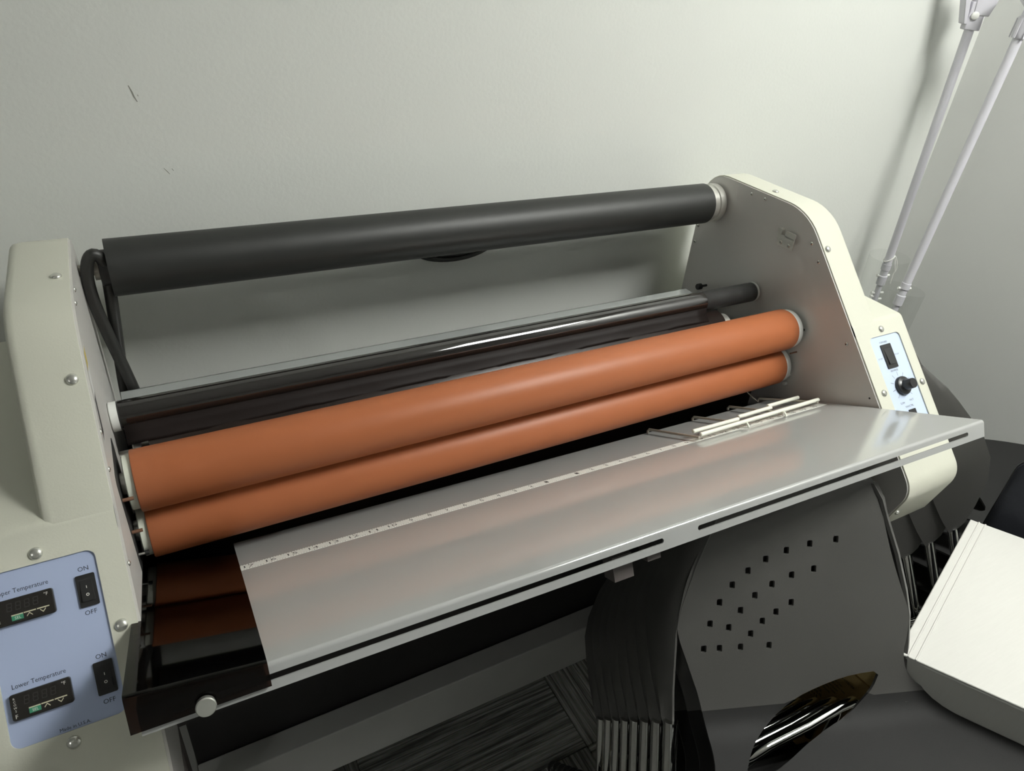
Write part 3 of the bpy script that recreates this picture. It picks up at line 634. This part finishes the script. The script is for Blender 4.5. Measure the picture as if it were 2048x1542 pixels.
def chair_parts(key):
    parts = []; cutp = CUT_TOP if key == 'top' else CUT_LOW
    v2, f2 = shell(cutp, 0, 26 if key == 'side' else 33)
    for nm, test, m_ in (('backrest', lambda t: t <= SPLIT, 'chair_plastic'), ('seat', lambda t: t > SPLIT, 'seat_shaded')):
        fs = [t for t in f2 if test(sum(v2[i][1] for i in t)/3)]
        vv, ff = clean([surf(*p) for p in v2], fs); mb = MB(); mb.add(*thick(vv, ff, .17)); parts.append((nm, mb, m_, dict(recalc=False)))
    for sg in (-1, 1):
        mb = MB(); L = []
        if key != 'side' or sg > 0:      # shallow side wings that run down into sleeves over the tubes
            n_ = Vector((0, .8944, -.4472))
            for (w, y, z), d in zip(*WING_A):
                p = Vector((sg*w, y, z)); q = p+n_*d*.92+Vector((sg*(.06+.14*d), 0, 0)); o_ = Vector((sg*.15, 0, 0)); m1 = p+n_*d*.35+Vector((sg*(.06+.05*d), 0, 0))
                ch = Vector((sg*min(.36, .16+.12*d), 0, 0)); L.append([p-o_, p-n_*.10, p+ch+n_*.26, m1+ch+o_*.6, q+ch*.6+o_*.3, q-o_*.8, m1-o_*1.2])
        else:                  # deep crescent wings
            FR = [(5.2, 4.05), (4.0, 3.25), (2.95, 2.6), (1.9, 1.74), (.76, .7), (-.82, -.82), (-1.9, -2.4), (-2.55, -4.4), (-2.68, -6.9), (-2.64, -8.7), (-2.35, -9.6), (-2.1, -9.8)]
            RE = [(5.5, 3.75), (4.7, 2.7), (4.2, 1.7), (3.7, .6), (3.1, -.7), (2.5, -2.2), (2.0, -3.8), (1.4, -5.4), (.5, -7.0), (-.6, -8.5), (-1.5, -9.55), (-1.75, -9.8)]
            for (y0, z0), (y1, z1) in list(zip(FR, RE)):
                a = Vector((sg*6.95, y0, z0)); b = Vector((sg*7.35, y1, z1)); o_ = Vector((sg*.14, 0, 0)); m1 = a.lerp(b, .3)+Vector((sg*.12, 0, 0))
                L.append([a-o_, a+o_, m1+o_, b+o_, b-o_, m1-o_])
        mb.loops(L); parts.append(('side_wing', mb, 'chair_plastic', dict(sharp=50)))
    FZ = -25.7
    for sg in (-1, 1):
        mb = MB(); mb.tube([(sg*7.0, -2.0, -9.5), (sg*7.0, -2.2, -9.9), (sg*7.02, -6.0, -17.5), (sg*7.05, -10.1, FZ+.25)], .40, 14); parts.append(('front_leg', mb, 'chrome', {}))
        mb = MB(); mb.lathe((sg*7.05, -10.1, FZ), (0, 0, 1), [(0, .5), (.6, .5), (.7, .42)], 14); parts.append(('foot_cap', mb, 'black_plastic', {}))
        mb = MB(); mb.tube([(sg*7.5, -13.4, -10.45), (sg*7.75, -12.2, -10.6), (sg*7.85, -8.5, -14.0), (sg*7.88, 3.2, FZ+.25)], .40, 14); parts.append(('rear_leg', mb, 'chrome', {}))
        mb = MB(); mb.lathe((sg*7.88, 3.2, FZ), (0, 0, 1), [(0, .48), (.6, .48), (.7, .42)], 14); parts.append(('foot_cap', mb, 'black_plastic', {}))
    mb = MB(); mb.tube([(-3.3, -3.7, -14.2), (-3.28, -3.75, -12.2), (-3.15, -3.8, -11.2), (-2.6, -3.7, -10.75), (-1.6, -3.35, -10.6), (1.0, -2.6, -10.4), (3.4, -1.75, -10.25), (4.5, -1.45, -10.3), (5.05, -1.4, -10.7), (5.3, -1.4, -11.6), (5.35, -1.4, -14.2)], .30, 14); parts.append(('crossbar', mb, 'chrome', {}))
    mb = MB(); mb.tube([(-7.0, -6.4, -18.3), (7.0, -6.4, -18.3)], .35, 12); parts.append(('stretcher', mb, 'chrome', {}))
    return parts
PROTO = {}
def make_chair(key):
    PROTO[key] = []
    for nm, mb, m_, kw in chair_parts(key):
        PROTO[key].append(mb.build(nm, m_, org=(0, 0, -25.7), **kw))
for key in ('top', 'low', 'side'): make_chair(key)
def place_chair(key, ox, oy, dz, yaw, label, group):
    r = bpy.data.objects.new('stacking_chair', None); COL.objects.link(r); r.empty_display_size = .05
    r.location = WP((ox, oy, -25.7+dz)); r.rotation_euler = (0, 0, yaw); r['label'] = label; r['category'] = 'chair'; r['group'] = group
    for p in PROTO[key]:
        c = p.copy(); COL.objects.link(c); c.parent = r; c.location = (0, 0, 0)
    return r
PB, PD = 1.13, 1.755
ORD = ['topmost', 'second', 'third', 'fourth', 'fifth', 'sixth', 'seventh', 'lowest']
yawA = math.radians(-20); bkA = Vector((-math.sin(yawA), math.cos(yawA)))
for k in range(8):
    lb = 'topmost black plastic chair of the front stack, its perforated back towards the viewer' if k == 0 else ('%s black plastic chair %s in the front stack under the feed table' % (ORD[k], 'from the top' if k < 7 else 'on the floor'))
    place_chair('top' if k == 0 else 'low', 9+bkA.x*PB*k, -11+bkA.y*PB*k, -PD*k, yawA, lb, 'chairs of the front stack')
yawC = math.radians(50); bkC = Vector((-math.sin(yawC), math.cos(yawC)))
for k in range(7):
    lb = 'topmost black chair of the stack between the laminator and the right wall' if k == 0 else ('%s black chair %s in the stack between laminator and right wall' % (ORD[k] if k < 6 else 'lowest', 'from the top' if k < 6 else 'on the carpet'))
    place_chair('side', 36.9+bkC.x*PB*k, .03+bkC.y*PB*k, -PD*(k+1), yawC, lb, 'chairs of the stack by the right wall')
for o in set(o for l in PROTO for o in PROTO[l]): bpy.data.objects.remove(o)

# ------------------------------------------------------------------ cartons right of the front stack
wA = Vector((math.cos(yawA), math.sin(yawA), 0)); bA = Vector((bkA.x, bkA.y, 0)); zA = Vector((0, 0, 1))
CAR = frame((9, -11, 0), wA, bA, zA)
ct = thing('cardboard_carton', tuple(CAR((6.1, 2.6, -38))), 'printed brown cardboard carton folded flat, seen through the gap in the front chair', 'carton')
def sheet(poly, w0, w1): return MB(CAR).prism(poly, w0, w1, lambda b, z, w: (w, b, z))
pn = sheet([(-1.2, -38), (6.5, -38), (6.5, -18.3), (3.8, -14.0), (.85, -11.05), (-1.2, -10.2)], 6.05, 6.2).build('carton_panel', 'cardboard', ct)
sheet([(-1.2, -10.08), (.8, -10.91), (.9, -10.6), (.1, -9.3), (-.6, -8.3), (-1.2, -8.5)], 6.08, 6.23).build('carton_flap', 'cardboard_light', ct)
sheet([(-1.1, -30), (2.0, -30), (2.0, -10.4), (-1.1, -10.4)], 6.2, 6.32).build('inner_ply', 'cardboard_light', ct)
c_, s_ = math.cos(math.radians(23)), math.sin(math.radians(23))
PRF = frame(CAR((6.043, 0, 0)), -bA*c_+zA*s_, zA*c_+bA*s_, -wA)
for X, Y, t_, w_, h_ in ((-5.33, -10.71, 'LA 60725, USA', 1.3, .17), (-6.21, -11.27, 'Owner Tower,', .9, .15), (-6.26, -11.55, '2000 St. Road, Suite', 1.5, .15), (-6.75, -11.83, 'Street Station', 1.1, .15), (-6.92, -12.12, 'Sakai, Tower', 1.1, .15), (-7.3, -12.42, 'Distrib', .7, .15), (-8.1, -12.9, 'MADE', .6, .22), (-8.2, -13.2, '8K80 A8', .85, .24), (-8.55, -13.52, 'A X 8', .7, .22), (-8.85, -13.8, '41 x 30', .8, .18)):
    pr = MB(PRF); text(pr, t_, X, Y, 0, wid=w_, ht=h_); pr.build('print_line', 'ink_grey', pn, recalc=False)
# ------------------------------------------------------------------ white box
TLf, BLf = Vector((14.96, -14.0, -7)), Vector((29.9, -8.9, -7)); e1 = (BLf-TLf); ln = e1.length; e1.normalize(); e2 = Vector((e1.y, -e1.x, 0))
e2 = (e2+Vector((.25, 0, 0))).normalized()
wb = thing('white_box', tuple(TLf+e1*7+e2*6+Vector((0, 0, -2.9))), 'flat white cardboard mailer box lying on the topmost front chair', 'box')
WD = 8.2; top = [TLf, TLf+e2*WD, TLf+e2*WD+e1*ln, BLf]
off = Vector((.55, -.75, -2.82)); bo = [p+off for p in top]; bo[2] = top[2]+Vector((-.3, -.3, -2.82)); bo[3] = top[3]+Vector((-.3, -.3, -2.82))
mb = MB(); mb.hexa([bo[0], bo[1], bo[2], bo[3]], [p+Vector((0, 0, -.14)) for p in top]); mb.build('box_body', 'box_white', wb, bevel=.18, segs=3)
d_ = Vector((0, 0, .13)); ex = .10
lt = [top[0]-e1*ex*.5-e2*ex, top[1]+e2*ex-e1*ex*.5, top[2]+e2*ex+e1*ex, top[3]+e1*ex-e2*ex]
mb = MB(); mb.hexa([p-d_ for p in lt], lt); mb.build('box_lid', 'box_white', wb, bevel=.05)
# pressed fold lines beside the left edge of the lid
mb = MB()
for k in (.55, .95):
    a = lt[0]+e2*k; b = lt[3]+e2*k; mb.hexa([a-e2*.06, a+e2*.06, b+e2*.06, b-e2*.06], [a-e2*.03+d_*.3, a+e2*.03+d_*.3, b+e2*.03+d_*.3, b-e2*.03+d_*.3])
mb.build('fold_ridge', 'box_white', wb)

# ------------------------------------------------------------------ navy case at the far right
nv = thing('portfolio_case', (35, -15.5, -38), 'dark navy padded case standing upright behind the white box at the right edge', 'case')
NV = frame((32.0, -9.0, 0), (.36, -.93, 0), (0, 0, 1), (-.93, -.36, 0))     # local (along, up, towards the viewer)
P = rrect(0, 14, -38, -1.9, 1.3, 6)
mb = MB(NV); mb.loops([[(a, b, 0) for a, b in inset(P, .25)], [(a, b, -.15) for a, b in P], [(a, b, -.95) for a, b in P], [(a, b, -1.1) for a, b in inset(P, .25)]]); mb.build('case_body', 'navy_fabric', nv)
mb = MB(NV); P2 = inset(P, -.06); mb.loops([[(a, b, -.45) for a, b in P2], [(a, b, -.65) for a, b in P2]]); mb.build('zip_band', 'black_plastic', nv)
MB(NV).tube([(5.0, -1.9, -.55), (5.1, -.9, -.55), (5.7, -.5, -.55), (8.3, -.5, -.55), (8.9, -.9, -.55), (9, -1.9, -.55)], .28, 10).build('carry_handle', 'black_plastic', nv)

# ------------------------------------------------------------------ cables
cb = [(-20.2, 16.5, -3), (-20.35, 16.5, .4), (-20.55, 16.5, 2.0), (-20.75, 16.5, 3.3), (-21.0, 16.5, 5.0), (-21.22, 16.5, 6.7), (-21.25, 16.5, 8.2), (-21.05, 16.5, 9.2), (-20.7, 16.5, 9.62), (-20.35, 16.6, 9.2), (-20.3, 16.8, 8.2), (-20.42, 16.9, 6.4), (-20.6, 17, 4.2), (-20.8, 17, 2.0), (-20.9, 17, 0), (-20.9, 17, -3)]
def spline(P, n=4):
    out = []
    for i in range(len(P)-1):
        p0, p1, p2, p3 = [Vector(P[max(0, min(len(P)-1, i+k))]) for k in (-1, 0, 1, 2)]
        for k in range(n):
            t = k/n; out.append(.5*((2*p1)+(p2-p0)*t+(2*p0-5*p1+4*p2-p3)*t*t+(3*p1-p0-3*p2+p3)*t**3))
    out.append(Vector(P[-1])); return out
kc = Vector((-18.9, -24.94, 25.82)); cb = [kc+(Vector(p)-kc)*.9276 for p in cb]; cb = [p if p.z > -5.6 else Vector((p.x, p.y, -5.6)) for p in cb]
tag(MB().tube(spline(cb, 4), .30, 14).build('power_cable', 'cable_black'), 'thick black power cable looped behind the left end of the mandrel', 'cable')
cc = thing('cable_coil', (1.1, 17.6, 5.9), 'black cable coil hanging on the back wall behind the mandrel', 'cable coil')
for k, (r, y) in enumerate(((1.66, 17.72), (1.5, 17.5), (1.34, 17.72), (1.18, 17.5))):
    pth = [(1.15+r*2.1*math.cos(2*math.pi*i/40), y, 7.6+r*math.sin(2*math.pi*i/40)) for i in range(41)]
    MB().tube(pth, .12, 10).build('cable_turn', 'cable_black', cc)
MB().cyl((1.1, 18, 8.9), (1.1, 17.2, 8.9), .16, 14).lathe((1.1, 17.25, 8.9), (0, -1, 0), [(0, .3), (.1, .3), (.12, .2)], 14).build('wall_hook', 'steel', cc)

# ------------------------------------------------------------------ white poles in the corner
def pole(top, bot, label, first):
    top, bot = Vector(top), Vector(bot); ax = (top-bot); ln_ = ax.length; ax.normalize(); zf = lambda z: bot+(top-bot)*((z-bot.z)/(top.z-bot.z))
    t = thing('telescopic_pole', tuple(bot), label, 'pole')
    MB().cyl(zf(.2), zf(22.2), .385, 24).build('outer_tube', 'pole_white', t)
    MB().cyl(zf(-37.6), zf(.4), .29, 20).build('inner_tube', 'pole_white', t)
    MB().lathe(zf(-1.9), ax, [(0, .36), (.05, .43), (1.0, .43), (1.05, .36), (1.6, .36), (1.7, .44), (2.3, .44)], 24).build('locking_collar', 'pole_white', t)
    MB().lathe(bot, ax, [(0, 1.3), (.25, 1.3), (.5, .5), (1.4, .45)], 24).build('foot', 'pole_white', t)
    hd = MB(); p = zf(21.6)
    if first:
        sd = Vector((.80, -.6, 0)); fwd = Vector((-.6, -.8, 0))
        def bx(a0, a1, b0, b1, c0, c1, taper=1.0):
            q = lambda a, b, c: p+sd*a+fwd*b+ax*c
            hd.hexa([q(a0, b0, c0), q(a1, b0, c0), q(a1, b1, c0), q(a0, b1, c0)], [q(a0*taper, b0, c1), q(a1*taper, b0, c1), q(a1*taper, b1, c1), q(a0*taper, b1, c1)])
        bx(-.62, .62, -.5, .5, .1, 2.2, 1.0); bx(-.85, -.55, -.6, .6, .5, 4.6, 2.3); bx(-.3, .95, -.55, .55, 1.2, 4.4, 1.9)
        h_ = hd.build('end_clamp', 'pole_white', t, bevel=.07)
        MB().lathe(p+sd*-.15+fwd*.5+ax*1.2, fwd, [(0, .3), (.12, .3), (.18, .2)], 20).build('clamp_button', 'peg_white', h_)
    else:
        hd.lathe(p, ax, [(0, .5), (.1, .56), (1.5, .62), (1.55, .5), (2.1, .5), (2.3, .7), (2.7, 1.15), (3.05, 1.75), (3.2, 1.8), (3.25, 1.6)], 32)
        h_ = hd.build('suction_end', 'pole_white', t)
        for k in range(6):
            a = 2*math.pi*k/6; u = ax.cross(Vector((0, 1, 0))).normalized(); w_ = ax.cross(u); d = u*math.cos(a)+w_*math.sin(a); c = p+d*.6+ax*.7; s2 = ax.cross(d)*.07
            MB().hexa([c-s2-ax*.7, c+s2-ax*.7, c+s2+d*.1-ax*.7, c-s2+d*.1-ax*.7], [c-s2+ax*.7, c+s2+ax*.7, c+s2+d*.1+ax*.7, c-s2+d*.1+ax*.7]).build('socket_rib', 'pole_white', h_)
    # small pegs along the lower tube
    rnd = random.Random(3 if first else 5)
    zs = [-.9, -2.9, -3.4] if first else [-.3, -4.0, -5.0, -6.0, -7.2]
    for z in zs:
        for sgn in (-1, 1):
            c = zf(z+rnd.uniform(-.2, .2)); d = Vector((.85*sgn, -.5*sgn, .12))
            MB().tube([c+d*.25, c+d*.62], .13, 10).build('peg', 'peg_white', t)
    # clear plastic sleeve around the lower tube
    rc = 1.9; z1 = 1.2 if first else -.2
    c1 = zf(z1); mb = MB(); mb.loops([mb.ring(c1-ax*9, ax, rc, 40), mb.ring(c1, ax, rc, 40)], cap0=False, cap1=False); mb.build('clear_sleeve', 'clear', t)
    if first:
        c = zf(1.0); r_ = .42; pts = [c+Vector((r_*math.cos(a), r_*math.sin(a), .35*math.cos(a+.5))) for a in [2*math.pi*k/20 for k in range(21)]]
        MB().tube(pts, .06, 8).tube([c+Vector((.3, -.42, .3)), c+Vector((.6, -.6, -.3)), c+Vector((.85, -.65, -1.0)), c+Vector((.7, -.6, -1.6)), c+Vector((.75, -.65, -2.6))], .05, 8).tube([c+Vector((.3, -.42, .1)), c+Vector((.42, -.6, -.6)), c+Vector((.8, -.66, -1.3))], .05, 8).build('cable_tie', 'peg_white', t)
pole((46.75, 15, 23.2), (50.2, 15, -38), 'white telescopic pole nearer the room corner, clamp on top and cable tie below', True)
pole((47.25, 11, 22.5), (42.9, 11, -38), 'white telescopic pole with a flared cup on top, nearer the right picture edge', False)
